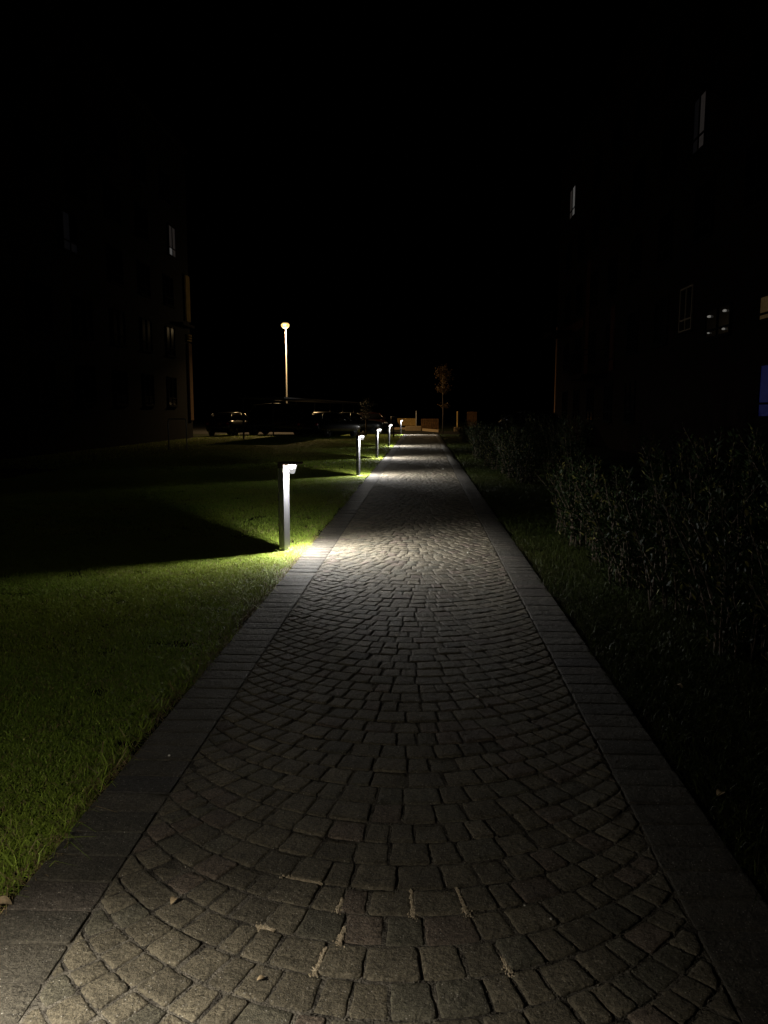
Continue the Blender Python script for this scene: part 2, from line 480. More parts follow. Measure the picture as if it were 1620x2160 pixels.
def grass_object(name, zones, label, seed, shade=1.0):
    Vs = []; Ls = []; Ss = []; Ts = []; vo = lo = 0
    for i, (dens, fa, fb, y0, y1, h, wd, z0, strawness) in enumerate(zones):
        x, yv = scatter(dens, fa, fb, y0, y1, seed+i)
        r = np.random.default_rng(seed*3+i)
        bare = vnoise(x, yv, .22, 21) > .90
        keep = ~(bare & (r.random(len(x)) < .8)); x = x[keep]; yv = yv[keep]; n = len(x)
        lean = r.random(n)*1.7 + .45
        straw = r.random(n) < strawness
        lean[straw] = 1.9
        V, L, S, T = blades(x, yv, h*r.uniform(.7, 1.25, n), wd*r.uniform(.7, 1.3, n), lean, z0, straw, seed*7+i)
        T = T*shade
        Vs.append(V); Ls.append(L+vo); Ss.append(S+lo); Ts.append(T); vo += len(V); lo += len(L)
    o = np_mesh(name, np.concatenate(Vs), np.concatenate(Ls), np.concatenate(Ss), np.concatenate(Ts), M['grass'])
    tag(o, label, 'grass', kind='stuff'); return o

EL = XL0 - .045; ER = XR0 + .04
wob = lambda yv: .02*math.sin(yv*3.1)+.015*math.sin(yv*7.7+1)
lf = lambda yv: max(-.72*yv-.9, -9.5)
le = lambda yv: EL + wob(yv)
zonesL = [
 (16000, lf, le, 1.0, 4.6, .034, .0042, -.030, .03),
 (8500, lf, le, 4.6, 9.2, .034, .0050, -.030, .02),
 (2600, lf, le, 9.2, 20, .044, .0065, -.030, .01),
 (560, lf, le, 20, 51, .05, .015, -.030, .01),
 (150, lambda v: -13.3, lambda v: -9.5, 20, 51, .05, .02, -.030, .01),
 (7000, lambda v: EL-.04+wob(v), lambda v: EL+.05+wob(v), 1.0, 9.2, .034, .0026, -.022, .75),
 (1500, lambda v: EL-.10+wob(v), lambda v: EL+.02+wob(v), 1.0, 14, .085, .004, -.028, .12),
]
grass_object('lawn_grass', zonesL, 'short green lawn grass left of the block path', 31)
rf = lambda yv: min(.62*yv+1.2, 3.2)
re_ = lambda yv: ER - wob(yv)
zonesR = [
 (9000, re_, rf, 1.0, 4.6, .055, .003, -.030, .02),
 (5000, re_, rf, 4.6, 10, .055, .004, -.030, .02),
 (2200, re_, lambda v: 3.2, 10, 20, .06, .0065, -.030, .01),
 (500, re_, lambda v: 4.5, 20, 51, .06, .015, -.030, .01),
 (5000, lambda v: ER-.04-wob(v), lambda v: ER+.05-wob(v), 1.0, 9, .035, .003, -.024, .6),
 (1200, lambda v: ER-.02-wob(v), lambda v: ER+.12-wob(v), 1.0, 14, .09, .004, -.028, .15),
]
grass_object('verge_grass', zonesR, 'strip of grass between the path and the dark shrubs on the right', 57, .11)  # verge colour cut down to stand for the weak light there

# ------------------------------------------------------------------ shrubs
def leaf_mesh(points, dirs, ups, lens, wids, tint):
    n = len(points)
    side = np.cross(dirs, ups); side /= (np.linalg.norm(side, axis=1, keepdims=True)+1e-9)
    nor = np.cross(side, dirs)
    V = np.zeros((n, 6, 3)); l = lens[:, None]; wv = wids[:, None]
    V[:,0] = points
    V[:,1] = points + dirs*l*.35 + side*wv*.5 + nor*wv*.12
    V[:,2] = points + dirs*l*.7 + side*wv*.4 + nor*wv*.10 - np.array([0,0,1])*l*.04
    V[:,3] = points + dirs*l - np.array([0,0,1])*l*.12
    V[:,4] = points + dirs*l*.7 - side*wv*.4 + nor*wv*.10 - np.array([0,0,1])*l*.04
    V[:,5] = points + dirs*l*.35 - side*wv*.5 + nor*wv*.12
    b = np.arange(n)*6
    L = np.stack([b, b+1, b+2, b+3, b, b+3, b+4, b+5], 1).ravel()
    S = np.stack([np.arange(n)*8, np.arange(n)*8+4], 1).ravel()
    return V.reshape(-1, 3), L, S, np.repeat(tint, 6, 0)

def make_shrub(seed, h, rad, nst, nlf, leaf, name='leafy_shrub'):
    r = np.random.default_rng(seed)
    root = empty(name, (0, 0, 0))
    b = MB(); P = []; D = []
    for s in range(nst):
        a = r.random()*2*PI; rr = rad*.35*math.sqrt(r.random()); a2 = a + r.normal(0, .5)
        top = h*r.uniform(.45, 1.0); out = rad*r.uniform(.15, 1.0)*(.5+.5*top/h)
        p0 = Vector((rr*math.cos(a), rr*math.sin(a), -.04))
        p3 = Vector((out*math.cos(a2), out*math.sin(a2), top))
        p1 = p0 + Vector((0, 0, top*.45)); pts = []
        for q in range(6):
            t = q/5; pts.append(p0*(1-t)**2 + p1*2*t*(1-t) + p3*t*t + Vector((r.normal(0,.008), r.normal(0,.008), 0)))
        b.tube(pts, [.006, .005, .0045, .004, .003, .0015], 5)
        for q in range(nlf//nst):
            t = r.random()**.75; i = min(int(t*5), 4); u = t*5-i
            p = pts[i].lerp(pts[i+1], u); d = (pts[i+1]-pts[i]).normalized()
            al = r.random()*2*PI
            o = Vector((math.cos(al), math.sin(al), r.uniform(-.1, .9))).normalized()
            tw = r.random()**2*.10
            P.append(p + o*tw); D.append((o*.8 + d*.6).normalized())
    P = np.array([tuple(p) for p in P]); D = np.array([tuple(d) for d in D]); n = len(P)
    U = np.tile([0, 0, 1.0], (n, 1)) + r.normal(0, .35, (n, 3))
    g = r.random(n)[:, None]
    tint = np.array([[.013, .022, .006]])*(.7+.8*g) + (r.random(n)[:, None] < .07)*np.array([[.12, .10, .03]])
    V, L, S, T = leaf_mesh(P, D, U, leaf*r.uniform(.6, 1.3, n), leaf*.36*r.uniform(.7, 1.2, n), tint)
    b.build('stem', M['bark'], root)
    np_mesh('foliage', V, L, S, T, M['leaf'], root)
    return root

protos = [make_shrub(1, 1.05, .62, 30, 1900, .062), make_shrub(2, 1.20, .60, 26, 1700, .068),
          make_shrub(3, .90, .66, 32, 1900, .057), make_shrub(4, 1.35, .75, 36, 3000, .064)]
used = [False]*4
ORD = ['first','second','third','fourth','fifth','sixth','seventh','eighth','ninth','tenth','eleventh','twelfth']
rows = [
 ('in the row beside the path verge, near clump', [(2.15,3.0,0),(2.1,3.95,2),(2.0,4.85,0),(2.0,5.8,1),(1.92,6.75,2),(1.95,7.7,0),(1.9,8.65,1),(1.92,9.6,2),(2.02,10.5,0)]),
 ('in the taller row behind the near clump', [(3.3,4.3,3),(3.35,5.6,1),(3.25,6.9,3),(3.3,8.2,3),(3.2,9.5,1),(3.3,10.8,3)]),
 ('in the far clump where the verge widens', [(2.25,16.4,2),(2.1,17.6,0),(2.1,18.9,1),(2.0,20.2,0),(1.95,21.6,2),(1.98,23.1,1),(1.9,24.7,0),(1.95,26.4,1),(2.05,28.2,0)]),
 ('in the back row of the far clump', [(3.5,18.3,3),(3.5,20.6,3),(3.4,23.0,3),(3.4,25.5,1),(3.3,28.5,3)]),
 ('in the last small clump', [(2.3,35.0,0),(2.2,38.5,2),(2.5,42.0,1),(2.3,45.5,0)]),
]
for desc, lst in rows:
    for i, (x, yv, pi_) in enumerate(lst):
        if used[pi_]: o = copy_tree(protos[pi_])
        else: o = protos[pi_]; used[pi_] = True
        o.location = (x + random.uniform(-.06, .06), yv, 0)
        o.rotation_euler = (0, 0, random.random()*6.28)
        s = random.uniform(.9, 1.08); o.scale = (s, s, s*random.uniform(.92, 1.06))
        tag(o, 'dark leafy shrub, %s from the camera %s' % (ORD[i], desc), 'shrub', 'shrubs right of the path')

# ------------------------------------------------------------------ bollard lights
def add_disc(name, loc, energy, color, size, parent, tilt=0.0, spread=180, tx=0.0):
    ld = bpy.data.lights.new(name, 'AREA'); ld.shape = 'DISK'; ld.size = size; ld.energy = energy; ld.color = color; ld.spread = R(spread)
    o = bpy.data.objects.new(name, ld); col.objects.link(o); o.location = loc; o.rotation_euler = (R(tx), -R(tilt), 0); o.parent = parent
    return o
def add_light(name, loc, energy, color, rad, parent, boost=True):
    ld = bpy.data.lights.new(name, 'POINT'); ld.energy = energy; ld.color = color; ld.shadow_soft_size = rad
    o = bpy.data.objects.new(name, ld); col.objects.link(o); o.location = loc; o.parent = parent
    return o

def make_bollard():
    root = empty('bollard_light', (0, 0, 0))
    b = MB(); b.box(-.033, .033, -.08, .08, -.03, .895, bev=.003); b.build('post', M['post'], root)
    b = MB(); b.box(-.06, .075, -.10, .10, -.022, -.010, bev=.002); b.build('base_plate', M['steel'], root)
    b = MB(); b.box(-.035, .20, -.083, .083, .938, .962, bev=.005)
    b.box(-.033, .033, -.08, .08, .8955, .9375, bev=0); b.build('cap', M['cap'], root)
    b = MB(); b.lathe([(.0005,.9375),(.036,.9370),(.046,.920),(.042,.902),(.026,.892),(.0005,.889)], (.100,0,0), 20); b.build('lamp', M['lamp_glow'], root)  # bulb enlarged so its glow suggests glare
    b = MB(); b.lathe([(.056,.930),(.050,.905),(.034,.860),(.022,.835)], (.103,0,0), 8); b.build('diffuser', M['diffuser'], root)
    add_light('lamp_light', (.102, 0, .872), BOLLARD_SIDE_W, (1, .97, .90), .012, root)
    add_disc('lamp_light', (.102, 0, .876), BOLLARD_DOWN_W, (1, .985, .965), .03, root, -30, 150)
    add_disc('lamp_light', (.102, 0, .880), BOLLARD_W, (1, .985, .965), .03, root, 48, 124)
    return root
spots = [(-1.50, 1.05, -12, 'just out of view at the near end'),
         (-1.505, 8.25, -12.6, 'nearest and largest of the row'),
         (-1.53, 18.25, -10, 'second from the camera'),
         (-1.49, 25.1, -9, 'third from the camera'),
         (-1.48, 33.8, -8, 'fourth from the camera'),
         (-1.44, 50.2, -6, 'last one at the far end')]
bp = make_bollard()
for i, (x, yv, rz, d) in enumerate(spots):
    o = bp if i == 0 else copy_tree(bp)
    o.location = (x, yv, 0); o.rotation_euler = (0, 0, R(rz))
    tag(o, 'lit grey bollard at the lawn edge, ' + d, 'bollard light', 'bollard lights along the path')

for ch in bp.children:            # the bollard behind the left frame edge burns weaker than the others
    if ch.type == 'LIGHT': ch.data = ch.data.copy(); ch.data.energy *= (.56 if ch.data.type == 'AREA' else .9)
    if ch.type == 'LIGHT' and ch.data.type == 'AREA': ch.rotation_euler = (0, -R(16), 0); ch.data.spread = R(112)
    if ch.type == 'LIGHT': ch.data.color = (1, .93, .80)

# ------------------------------------------------------------------ street lamp
t = empty('street_lamp', (-10.22, 58, 0)); tag(t, 'tall street lamp with slim grey pole and glowing amber head', 'street lamp')
b = MB(); b.tube([(0,0,0),(0,0,.5),(0,0,7.55)], [.075,.06,.030], 14); b.build('pole', M['lamp_pole'], t)
b = MB(); b.box(-.13, .19, -.62, .06, 7.98, 8.06, bev=.02); b.tube([(0,0,7.5),(0,0,7.99)], .04, 10); b.build('head', M['black'], t)
b = MB(); b.lathe([(.001,.0),(.20,-.01),(.32,-.12),(.29,-.26),(.16,-.37),(.001,-.40)], (.03,-.34,7.975), 18); b.build('lamp', M['street_glow'], t)  # bowl enlarged to stand in for the amber halo
b = MB(); b.lathe([(.001,0),(.10,-.01),(.12,-.05),(.001,-.09)], (.03,-.60,7.86), 14); b.build('lamp_core', M['lamp_glow'], t)
add_disc('lamp_light', (.03, -.34, 7.55), STREET_W, (1, .66, .30), .25, t, tx=12)
add_light('lamp_light', (.03, -.42, 7.50), 330, (1, .72, .36), .08, t)

# ------------------------------------------------------------------ buildings
def make_window(parent, w_=1.35, h=1.5, glass=('glass',)*4, frame='frame', thick=.05):
    """window in the local YZ plane, outside towards +x; origin bottom-left"""
    root = empty('window', (0,0,0)); root.parent = parent
    zs = [0, h*.26, h]; ys = [0, w_*.5, w_]
    b = MB(); k = thick
    for yy in ys: b.box(0, .05, yy-k/2, yy+k/2, -k/2, h+k/2)
    for j in range(2):
        for zz in zs: b.box(.004, .046, ys[j]+k/2, ys[j+1]-k/2, zz-k/2, zz+k/2)
    b.build('window_frame', M[frame], root)
    gs = []
    for i in range(2):
        for j in range(2):
            g = MB(); g.box(.008, .018, ys[i]+k/2, ys[i+1]-k/2, zs[j]+k/2, zs[j+1]-k/2)
            gs.append(g.build('pane', M[glass[i*2+j]], root))
    s = MB(); s.box(-.02, .10, -.08, w_+.08, -.075, -.03); s.build('window_sill', M['frame'], root)
    return root

def building(name, xf, sgn, y0, y1, height, depth, wallm, label, wins, special):
    """facade plane at x = xf facing sgn*x; windows listed by centre y and sill z"""
    root = empty(name, (xf, (y0+y1)/2, 0)); tag(root, label, 'building')
    yc = (y0+y1)/2
    b = MB(); b.box(*( (-depth, 0) if sgn > 0 else (0, depth) ), y0-yc, y1-yc, -.1, height); b.build('wall', M[wallm], root)
    b = MB(); b.box(*( (-depth-.2, .2) if sgn > 0 else (-.2, depth+.2) ), y0-yc-.2, y1-yc+.2, height+.001, height+.35); b.build('roof', M['darkwall'], root)
    proto = None
    for (yy, zz) in wins:
        if proto is None: proto = make_window(root); w_ = proto
        else: w_ = copy_tree(proto, root)
        w_.location = (.003*sgn, yy-yc + (.675 if sgn < 0 else -.675), zz); w_.rotation_euler = (0, 0, 0 if sgn > 0 else PI)
    for (yy, zz, ww, hh, gl, lab) in special:
        w_ = make_window(root, ww, hh, gl, 'lit_tone_frame' if 'pale frame' in lab else 'frame'); w_['label'] = lab
        w_.location = (.003*sgn, yy-yc + (ww/2 if sgn < 0 else -ww/2), zz); w_.rotation_euler = (0, 0, 0 if sgn > 0 else PI)
    return root, yc

# left block
wl = [(yy, zz) for zz in (1.83, 4.48, 7.13, 9.78, 12.43) for yy in (17.0, 20.5, 24.0, 27.5, 31.0, 34.5, 38.0, 41.6)
      if not (zz == 9.78 and yy == 41.6) and not (zz == 7.13 and yy in (27.5, 31.0))]
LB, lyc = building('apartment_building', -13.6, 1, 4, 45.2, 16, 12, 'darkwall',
    'tall dark apartment block left of the lawn with an ochre strip at its far corner', wl,
    [(42.4, 9.82, 1.1, 1.55, ('curtain_lit','curtain_dim','curtain_dim','curtain_dim'), 'dimly lit window with pale curtains on the upper floor'),
     (30.0, 7.6, 1.2, 1.4, ('curtain_faint','curtain_faint','curtain_faint','glass'), 'very faint bluish window high on the facade')])
b = MB(); b.box(.003, .09, 44.4-lyc, 45.15-lyc, 6.64, 9.2); b.build('ochre_panel', M['ochre'], LB)
b = MB(); b.box(.003, .09, 44.6-lyc, 45.18-lyc, 1.0, 5.42); b.build('brown_panel', M['brownp'], LB)
b = MB()
for q in range(3): b.box(.003, .11, 44.6-lyc, 45.18-lyc, 5.52+q*.15, 5.61+q*.15)
b.build('vent_slat', M['ochre'], LB)
b = MB(); b.box(.003, .3, 43.0-lyc, 45.15-lyc, 6.28, 6.42); b.build('canopy', M['darkwall'], LB)

# right block
wr = [(yy, zz) for zz in (1.1, 3.7, 6.35, 9.0, 11.65) for yy in (16.2, 19.4, 22.9, 26.4, 29.9, 33.4, 36.9, 40.2, 43.4)
      if not (zz == 11.65 and yy in (40.2, 43.4)) and not (zz == 3.7 and yy in (16.2, 19.4, 22.9)) and not (zz == 9.0 and yy == 22.9)
      and not (zz == 1.1 and yy < 28)]
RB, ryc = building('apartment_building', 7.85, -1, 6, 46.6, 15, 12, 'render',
    'tall dark reddish brown apartment block right of the shrubs with narrow lit windows', wr,
    [(42.8, 11.67, 1.5, 1.5, ('curtain_dim','curtain_dim','curtain_lit','curtain_lit'), 'narrow lit window high up near the far corner'),
     (23.6, 8.9, 1.0, 1.5, ('curtain_faint','curtain_faint','curtain_dim','curtain_dim'), 'dim bluish window high on the facade'),
     (23.95, 3.9, 1.05, 1.25, ('glass','glass','glass','glass'), 'dark window with pale frame edges, lightened as if lit'),
     (18.05, 3.59, 1.5, .55, ('warm_lit',)*4, 'warm lit window at the right edge'),
     (17.75, 1.37, 1.6, 1.2, ('blue_lit',)*4, 'faint blue glowing window at ground floor')])
wq = make_window(RB, 1.75, .75, ('glass',)*4); wq['label'] = 'dark window with small lamp reflections'
wq.location = (-.003, 21.4-ryc+.875, 3.5); wq.rotation_euler = (0, 0, PI)
for (yy, zz, k_) in ((21.95, 4.07, 1), (20.86, 4.09, 1), (21.95, 3.63, .6), (20.88, 3.63, .8)):
    b = MB(); b.lathe([(.001,-.03*k_),(.05*k_,-.02*k_),(.06*k_,0),(.04*k_,.03*k_),(.001,.04*k_)], (-.05, yy-ryc, zz), 8); b.build('lamp_reflection', M['reflection_glow'], RB)  # glowing beads added in place of lamp reflections on the pane
b = MB(); b.box(-.06, -.003, 46.3-ryc, 46.6-ryc, .5, 6.4); b.build('corner_strip', M['brownp'], RB)
for (yy, zz) in ((35.3, 3.1), (43.3, 5.75)):
    bal = empty('balcony', (0, yy-ryc, zz)); bal.parent = RB
    b = MB(); b.box(-1.1, -.003, -1.5, 1.5, -.18, 0); b.build('balcony_slab', M['concrete' if False else 'render'], bal)
    b = MB()
    for q in range(16): b.box(-1.08, -1.055, -1.47+q*.19, -1.455+q*.19, .02, 1.0)
    b.box(-1.09, -1.045, -1.5, 1.5, 1.0, 1.04); b.box(-1.045, -.003, -1.5, -1.47, 1.0, 1.04); b.box(-1.045, -.003, 1.47, 1.5, 1.0, 1.04)
    b.build('railing', M['render'], bal)
b = MB(); b.box(-.05, -.003, 37.6-ryc, 38.4-ryc, 3.2, 8.6); b.box(-.05, -.003, 32.6-ryc, 33.3-ryc, 3.2, 5.8); b.box(-.05, -.003, 39.0-ryc, 45.2-ryc, 6.35-.75, 6.35-.3)
b.build('cladding', M['redp'], RB)

# ------------------------------------------------------------------ cars
def make_car(paint, L=4.3, W=1.76, H=1.48, van=False):
    root = empty('parked_car', (0, 0, 0))
    hl = L/2; hw = W/2
    def sec(yv, zb, zt, w0, w1, w2):
        return [(-w0,yv,zb),(-w1,yv,zb+.16),(-w1,yv,(zb+zt)/2+.08),(-w2,yv,zt-.04),(-w2*.86,yv,zt),(w2*.86,yv,zt),(w2,yv,zt-.04),(w1,yv,(zb+zt)/2+.08),(w1,yv,zb+.16),(w0,yv,zb)]
    belt = .98 if not van else 1.10
    st = [(-hl,.42,.70,.70,.74,.66),(-hl+.10,.28,.80,.78,.83,.76),(-hl+.45,.22,.90,.82,.87,.82),(-hl+1.1,.2,.96,.83,hw,.85),
          (-.1,.2,belt,.83,hw,.85),(hl-1.1,.2,belt+.02,.83,hw,.85),(hl-.35,.24,belt,.82,.87,.82),(hl-.06,.34,.92,.76,.82,.76),(hl,.44,.86,.70,.76,.70)]
    b = MB(); b.loft([sec(*s) for s in st]); b.build('body', paint, root)
    # front is -y ; cabin
    fy = -hl+ (1.05 if not van else .75); ry = hl-.25
    def cab(yv, zt, w_): return [(-.83,yv,belt-.03),(-w_,yv,zt-.10),(-w_*.84,yv,zt),(w_*.84,yv,zt),(w_,yv,zt-.10),(.83,yv,belt-.03)]
    g = MB(); cs = [cab(fy, belt+.02, .80), cab(fy+.75, H-.07, .66), cab(fy+1.2, H-.03, .64), cab(.6, H-.03, .64), cab(ry-.45, H-.09, .63), cab(ry, belt+.05, .74)]
    g.loft(cs); g.build('window_glass', M['glass'], root)
    r_ = MB()
    rows_ = [(fy+.72, H-.055, .56), (fy+1.2, H, .60), (.2, H+.01, .60), (.7, H, .60), (ry-.42, H-.07, .57)]
    r_.loft([[(-w_,yv,z-.035),(-w_*.9,yv,z),(0,yv,z+.015),(w_*.9,yv,z),(w_,yv,z-.035),(w_*.9,yv,z-.06),(-w_*.9,yv,z-.06)] for yv, z, w_ in rows_])
    for sx in (-1, 1):
        for (ya, za, wa, yb_, zb_, wb) in ((fy, belt, .81, fy+.75, H-.05, .645), (.15, belt, .845, .1, H-.04, .645), (ry, belt, .80, ry-.45, H-.07, .635)):
            r_.tube([(sx*wa, ya, za), (sx*wb, yb_, zb_)], .032, 6)
    r_.build('roof', paint, root)
    for sx in (-1, 1):
        for wy in (-hl+.82, hl-.80):
            b = MB(); c = (sx*(hw-.11), wy, .32)
            prof = [(.20,-.10),(.30,-.10),(.32,-.07),(.32,.07),(.30,.10),(.20,.10)]
            vs = []; fs = []; n = 20
            for (rr, xx) in prof:
                for i in range(n):
                    a = 2*PI*i/n; vs.append((c[0]+xx, c[1]+rr*math.cos(a), c[2]+rr*math.sin(a)))
            for k_ in range(len(prof)-1):
                for i in range(n): j = (i+1)%n; fs.append((k_*n+i, k_*n+j, (k_+1)*n+j, (k_+1)*n+i))
            b.add(vs, fs, 0, True); wh = b.build('wheel', M['tyre'], root)
            rm = MB(); rm.tube([(c[0]-.085,c[1],c[2]),(c[0]+.085,c[1],c[2])], .205, 16)
            for q in range(5):
                a = 2*PI*q/5; rm.tube([(c[0]+sx*.09,c[1],c[2]),(c[0]+sx*.095,c[1]+.18*math.cos(a),c[2]+.18*math.sin(a))], .022, 6)
            rm.build('rim', M['rim'], wh)
        b = MB(); b.box(sx*.62-.14, sx*.62+.14, -hl+.00, -hl+.16, .62, .76, bev=.03); b.build('headlight', M['head'], root)
        b = MB(); b.box(sx*.66-.10, sx*.66+.10, hl-.12, hl+.005, .70, .86, bev=.02); b.build('tail_light', M['tail'], root)
        b = MB(); b.box(sx*.98-.10, sx*.98+.10, fy+.42, fy+.54, belt+.02, belt+.16, bev=.03); b.build('mirror', paint, root)
    b = MB(); b.box(-.26, .26, hl+.006, hl+.016, .50, .61); b.build('number_plate', M['darkplate'], root)
    return root
cars = [
 ('car_dark', (-5.60, 46.4), 150, 4.3, 1.50, False, 'dark car parked beyond the lawn, its roof catching the street lamp'),
 ('car_silver', (-4.95, 54.2), 95, 4.3, 1.46, False, 'grey car half hidden behind the nearer dark car'),
 ('car_red', (-3.95, 57.6), 20, 4.2, 1.45, False, 'small maroon car between the dark cars and the wooden fence'),
 ('car_white', (-9.3, 50.5), 75, 4.7, 2.05, True, 'tall dark van parked below the street lamp'),
 ('car_dark', (-12.2, 49.0), 170, 4.3, 1.48, False, 'dark car parked furthest left beside the apartment block'),
 ('car_dark', (4.9, 38.5), -94, 4.4, 1.55, False, 'dark car parked behind the far shrubs on the right'),
]
for pm, (x, yv), rz, L_, H_, van, lab in cars:
    c = make_car(M[pm], L_, 1.78, H_, van); c.location = (x, yv, -.03); c.rotation_euler = (0, 0, R(rz))
    tag(c, lab, 'car', 'parked cars around the end of the path')

# ------------------------------------------------------------------ carport
A = Vector((-7.45, 41.5, 0)); B = Vector((-4.5, 78.5, 0)); d = (B-A); Lc = d.length
t = empty('carport', A, math.atan2(-d.x, d.y)); tag(t, 'long low carport with a thin pale roof edge beyond the parked cars', 'carport')
b = MB(); b.box(-2.6, -.03, 0, Lc, 2.20, 2.28); b.build('roof', M['black'], t)
b = MB(); b.box(-.028, 0, 0, Lc, 2.205, 2.272); b.build('roof_edge', M['steel'], t)
for q in range(7):
    b = MB(); b.box(-2.45, -2.37, .3+q*6.0, .38+q*6.0, -.05, 2.199); b.build('post', M['black'], t)

# ------------------------------------------------------------------ little trees
def make_tree(name, h, cr, z0, nleaf, leafc, label, loc, tuft=None, seed=3, leaf=.11, tr=.045):
    r = np.random.default_rng(seed)
    root = empty(name, loc); tag(root, label, 'tree')
    b = MB(); b.tube([(0,0,-.05),(.02,.01,h*.3),(-.02,.02,h*.6),(0,0,h*.95)], [tr, tr*.8, tr*.6, tr*.2], 8)
    P = []
    nb = 26
    for q in range(nb):
        z = z0 + (h*.92-z0)*r.random(); a = r.random()*2*PI
        prof = cr*(.45+.75*math.sin(PI*min(1, max(.05, (z-z0)/(h-z0)*.9+.1))))
        L_ = prof*r.uniform(.6, 1.1)
        p0 = Vector((0,0,z)); p2 = p0+Vector((L_*math.cos(a), L_*math.sin(a), L_*r.uniform(.3,.9)))
        p1 = p0.lerp(p2, .5)+Vector((0,0,-.03))
        b.tube([p0, p1, p2], [.014,.009,.004], 5)
        for _ in range(nleaf//nb):
            t_ = r.uniform(.25, 1.05); p = p0.lerp(p2, t_); P.append((p.x+r.normal(0,.10), p.y+r.normal(0,.10), p.z+r.normal(0,.10)))
    if tuft:
        for _ in range(60): P.append((r.normal(.08,.14), r.normal(0,.12), tuft+r.normal(0,.07)))
    b.build('trunk', M['bark'], root)
    P = np.array(P); n = len(P)
    D = r.normal(0,1,(n,3)); D[:,2] -= .3; D /= np.linalg.norm(D, axis=1, keepdims=True)
    U = r.normal(0,1,(n,3))
    tint = np.array([leafc])*(.55+.9*r.random(n)[:,None])
    V, L, S, T = leaf_mesh(P, D, U, leaf*r.uniform(.6,1.3,n), leaf*.7*r.uniform(.7,1.2,n), tint)
    np_mesh('crown', V, L, S, T, M['leaf'], root)
    return root
make_tree('young_tree', 4.75, .52, 2.75, 1000, (.125,.075,.028), 'young tree with orange brown autumn leaves at the end of the path', (1.40, 54.5, -.03), tuft=1.95)
make_tree('young_tree', 2.2, .45, .9, 900, (.006,.008,.004), 'small dark tree on the lawn in front of the parked cars', (-3.75, 51.0, -.03), seed=9, leaf=.07, tr=.07)

# ------------------------------------------------------------------ far fences, kerbs, posts
def plank_panel(loc, w_, z0, h, m, label, n=14, cat='fence'):
    t = empty('plank_fence', loc); tag(t, label, cat)
    b = MB(); s = w_/n
    for q in range(n): b.box(q*s+.006, (q+1)*s-.006, 0, .022, z0, h*random.uniform(.985, 1.0))
    b.build('planks', m, t)
    b = MB(); b.box(0, w_, .024, .06, z0+.12, z0+.19); b.box(0, w_, .024, .06, h-.22, h-.15); b.build('rail', m, t)
    return t
plank_panel((-2.72, 83, 0), 2.0, 0, .78, M['plank'], 'pale ribbed timber fence behind the last bollard', 18)
plank_panel((-.15, 63.6, 0), 1.45, 0, .92, M['plank_dark'], 'low dark brown plank screen right of the pale fence', 10)
plank_panel((3.95, 70, 0), .9, 0, 1.5, M['plank_dark'], 'narrow brown plank panel right of the young tree', 6)
t = empty('marker_post', (-.70, 82, 0)); tag(t, 'thin white upright post at the right end of the pale fence', 'post')
b = MB(); b.tube([(0,0,-.05),(0,0,1.5)], .05, 10); b.build('pole', M['white'], t)
b = MB(); b.lathe([(.055,1.5),(.05,1.56),(.001,1.58)], (0,0,0), 10); b.build('pole_cap', M['white'], t)
t = empty('marker_post', (2.66, 60, 0)); tag(t, 'short pale post right of the young tree with white foot', 'post')
b = MB(); b.box(-.04,.04,-.04,.04,.3,1.5, bev=.01); b.build('pole', M['ochre'], t)
b = MB(); b.box(-.25,.25,-.15,.15,-.05,.30, bev=.03); b.build('foot', M['concrete'], t)
def kerb(p, q, h, label, wdt=.15):
    p = Vector(p); q = Vector(q); L_ = (q-p).length
    t = empty('kerb', (p.x, p.y, 0), math.atan2(q.y-p.y, q.x-p.x)); tag(t, label, 'kerb')
    b = MB(); n = max(1, int(round(L_))); s = L_/n
    for k_ in range(n): b.box(k_*s+.004, (k_+1)*s-.004, 0, wdt, -.06, h, bev=.015)
    b.build('kerb_stones', M['concrete'], t)
kerb((-2.6, 66.5), (-1.3, 66.5), .14, 'far kerb in front of the pale timber fence')
kerb((-1.42, 62.3), (-.12, 62.3), .33, 'low square concrete planter edge beyond the end of the path', .9)
kerb((-.05, 61.7), (1.15, 57.3), .16, 'slanting kerb beyond the end of the path right of the planter edge')
t = empty('waste_bin', (-1.72, 45.6, -.03)); tag(t, 'dark unlit litter bin on a thin post between the last two bollards', 'bin')
b = MB(); b.tube([(0,0,-.02),(0,0,.92)], .045, 12); b.build('post', M['black'], t)
b = MB(); b.lathe([(.001,.55),(.15,.56),(.17,.60),(.17,1.0),(.165,1.02),(.15,1.02),(.14,.62),(.001,.60)], (0,0,.12), 18); b.build('bin_body', M['black'], t)
b = MB(); b.lathe([(.001,1.21),(.19,1.20),(.195,1.215),(.001,1.24)], (0,0,0), 18); b.build('lid', M['steel'], t)
t = empty('bike_stand', (-9.62, 29.9, -.03)); tag(t, 'grey metal hoop stand on the dark lawn by the left building', 'bike stand')
b = MB(); b.tube([(-.36,0,-.05),(-.36,0,1.16),(-.345,0,1.22),(-.29,0,1.24),(.29,0,1.24),(.345,0,1.22),(.36,0,1.16),(.36,0,-.05)], .024, 10); b.build('hoop', M['steel'], t)
b = MB()
for sx in (-.36, .36): b.lathe([(.001,.012),(.06,.012),(.06,0)], (sx,0,.0), 12)
b.build('foot_plate', M['steel'], t)

